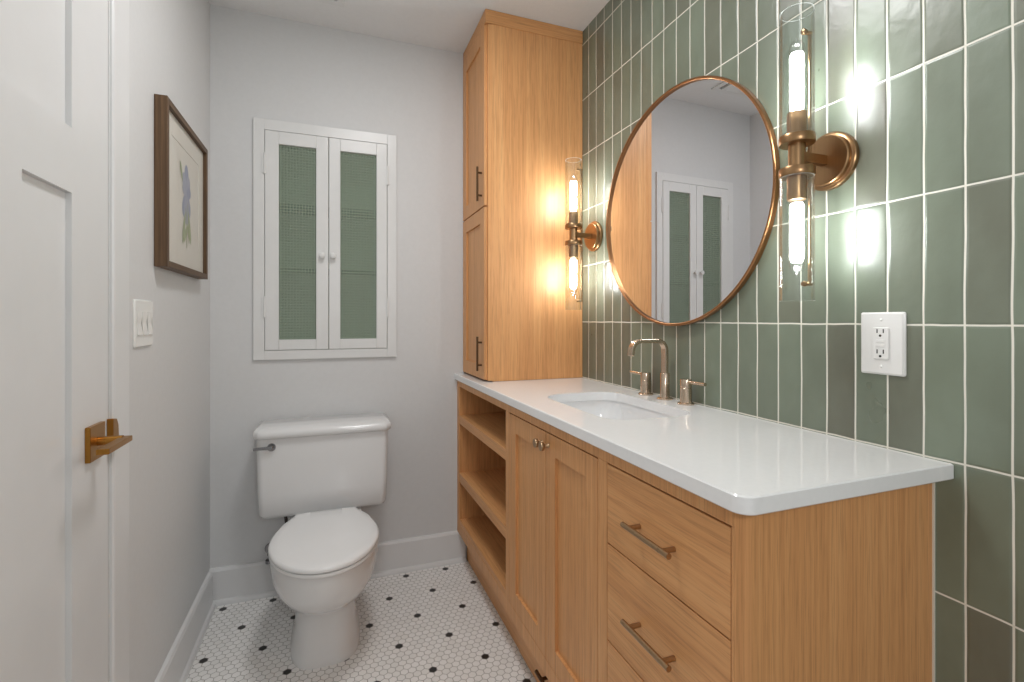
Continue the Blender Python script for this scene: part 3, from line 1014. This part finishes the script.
# tank
def trect(hx, y0, y1, z, r):
    return [(x, y, z) for x, y in rrect(TKX - hx, TKX + hx, y0, y1, r, 6)]
m = MB()
m.loft([trect(0.220, 2.200, 2.345, 0.399, 0.03), trect(0.243, 2.176, 2.352, 0.404, 0.03), trect(0.250, 2.167, 2.354, 0.420, 0.028), trect(0.253, 2.162, 2.354, 0.50, 0.026), trect(0.257, 2.158, 2.354, 0.722, 0.024), trect(0.257, 2.158, 2.354, 0.728, 0.024)])
build('tank', m, M['porcelain'], to, smooth=True, angle=50)
m = MB()
def cham(hx, y0, y1, z, c_):
    p = [(TKX - hx, y1), (TKX - hx, y0 + c_), (TKX - hx + c_, y0), (TKX + hx - c_, y0), (TKX + hx, y0 + c_), (TKX + hx, y1)]
    q = []
    for i in range(len(p)):
        a, b = p[i - 1], p[i]
        c2 = p[(i + 1) % len(p)]
        if i in (1, 2, 3, 4):
            for t_ in (0.3, 0.12):
                q.append((b[0] + (a[0] - b[0]) * t_ * 0.5, b[1] + (a[1] - b[1]) * t_ * 0.5))
            for t_ in (0.12, 0.3):
                q.append((b[0] + (c2[0] - b[0]) * t_ * 0.5, b[1] + (c2[1] - b[1]) * t_ * 0.5))
        else:
            q.append(b)
    return [(x, y, z) for x, y in q]
m.loft([cham(0.262, 2.150, 2.356, 0.7285, 0.020), cham(0.268, 2.143, 2.358, 0.733, 0.022), cham(0.269, 2.142, 2.358, 0.745, 0.022), cham(0.268, 2.143, 2.358, 0.753, 0.022), cham(0.266, 2.148, 2.357, 0.760, 0.022), cham(0.260, 2.163, 2.355, 0.767, 0.024), cham(0.248, 2.195, 2.350, 0.771, 0.03)])
build('tank_lid', m, M['porcelain'], to, smooth=True, angle=60)
m = MB()
m.revolve([(0.016, 0.001), (0.016, 0.004), (0.013, 0.010), (0.008, 0.016), (0.0, 0.017)], (-0.228, 2.1595, 0.695), (0, -1, 0), 22)
fl = build('flush_lever', m, M['chrome'], to, smooth=True)
m = MB()
m.loft([[(x, y + 2.1455, z + 0.695) for y, z in ((-0.004, -0.006 * q), (0.003, -0.006 * q), (0.003, 0.006 * q), (-0.004, 0.006 * q))] for x, q in ((-0.222, 1.2), (-0.26, 1.0), (-0.292, 1.0))])
build('lever_arm', m, M['chrome'], fl, bevel=0.0015)
# seat and lid
def lid_outline(g, z):
    half = []
    w_ = 0.182 + g
    ym, yf = 1.868, 1.618 - g
    for i in range(0, 25):
        a = PI / 2 * i / 24
        half.append((w_ * math.sin(a), ym - (ym - yf) * math.cos(a)))
    for y, q in ((1.905, 0.988), (1.945, 0.950), (1.985, 0.888), (2.02, 0.815), (2.05, 0.742), (2.075, 0.680), (2.095, 0.644), (2.112, 0.632)):
        half.append((w_ * q, y + (g if y > 2.1 else 0)))
    full = half + [(-x, y) for x, y in reversed(half[1:])]
    return [(TCX + x, y, z) for x, y in full]
m = MB()
m.loft([lid_outline(-0.010, 0.4005), lid_outline(-0.001, 0.403), lid_outline(0.001, 0.408), lid_outline(-0.001, 0.4145), lid_outline(-0.008, 0.416)])
build('seat', m, M['seat'], to, smooth=True, angle=60)
m = MB()
m.loft([lid_outline(-0.008, 0.4175), lid_outline(0.001, 0.4195), lid_outline(0.002, 0.424), lid_outline(0.0, 0.431), lid_outline(-0.006, 0.4345), lid_outline(-0.03, 0.4365), lid_outline(-0.09, 0.4385)])
build('lid', m, M['seat'], to, smooth=True, angle=60)
m = MB()
m.cyl((TCX - 0.105, 2.132, 0.4085), (TCX + 0.105, 2.132, 0.4085), 0.008, 16)
build('hinge', m, M['seat'], to, smooth=True)
# supply hose from the wall valve up to the tank
m = MB()
m.tube([(-0.245, 2.325, 0.20), (-0.230, 2.315, 0.215), (-0.205, 2.29, 0.25), (-0.185, 2.265, 0.29), (-0.178, 2.24, 0.335), (-0.180, 2.225, 0.37), (-0.184, 2.220, 0.404)], 0.0065, 12)
hs = build('supply_hose', m, M['black_rubber'], to, smooth=True, angle=60)
m = MB()
m.cyl((-0.252, YB - 0.0005, 0.20), (-0.252, 2.315, 0.20), 0.011, 18)
m.revolve([(0.026, 0.0005), (0.024, 0.004), (0.012, 0.006)], (-0.252, YB, 0.20), (0, -1, 0), 24)
m.cyl((-0.252, 2.325, 0.20), (-0.252, 2.325, 0.172), 0.008, 14)
m.revolve([(0.018, 0), (0.018, 0.012)], (-0.252, 2.325, 0.160), (0, 0, 1), 16)
build('shutoff_valve', m, M['chrome'], to, smooth=True)
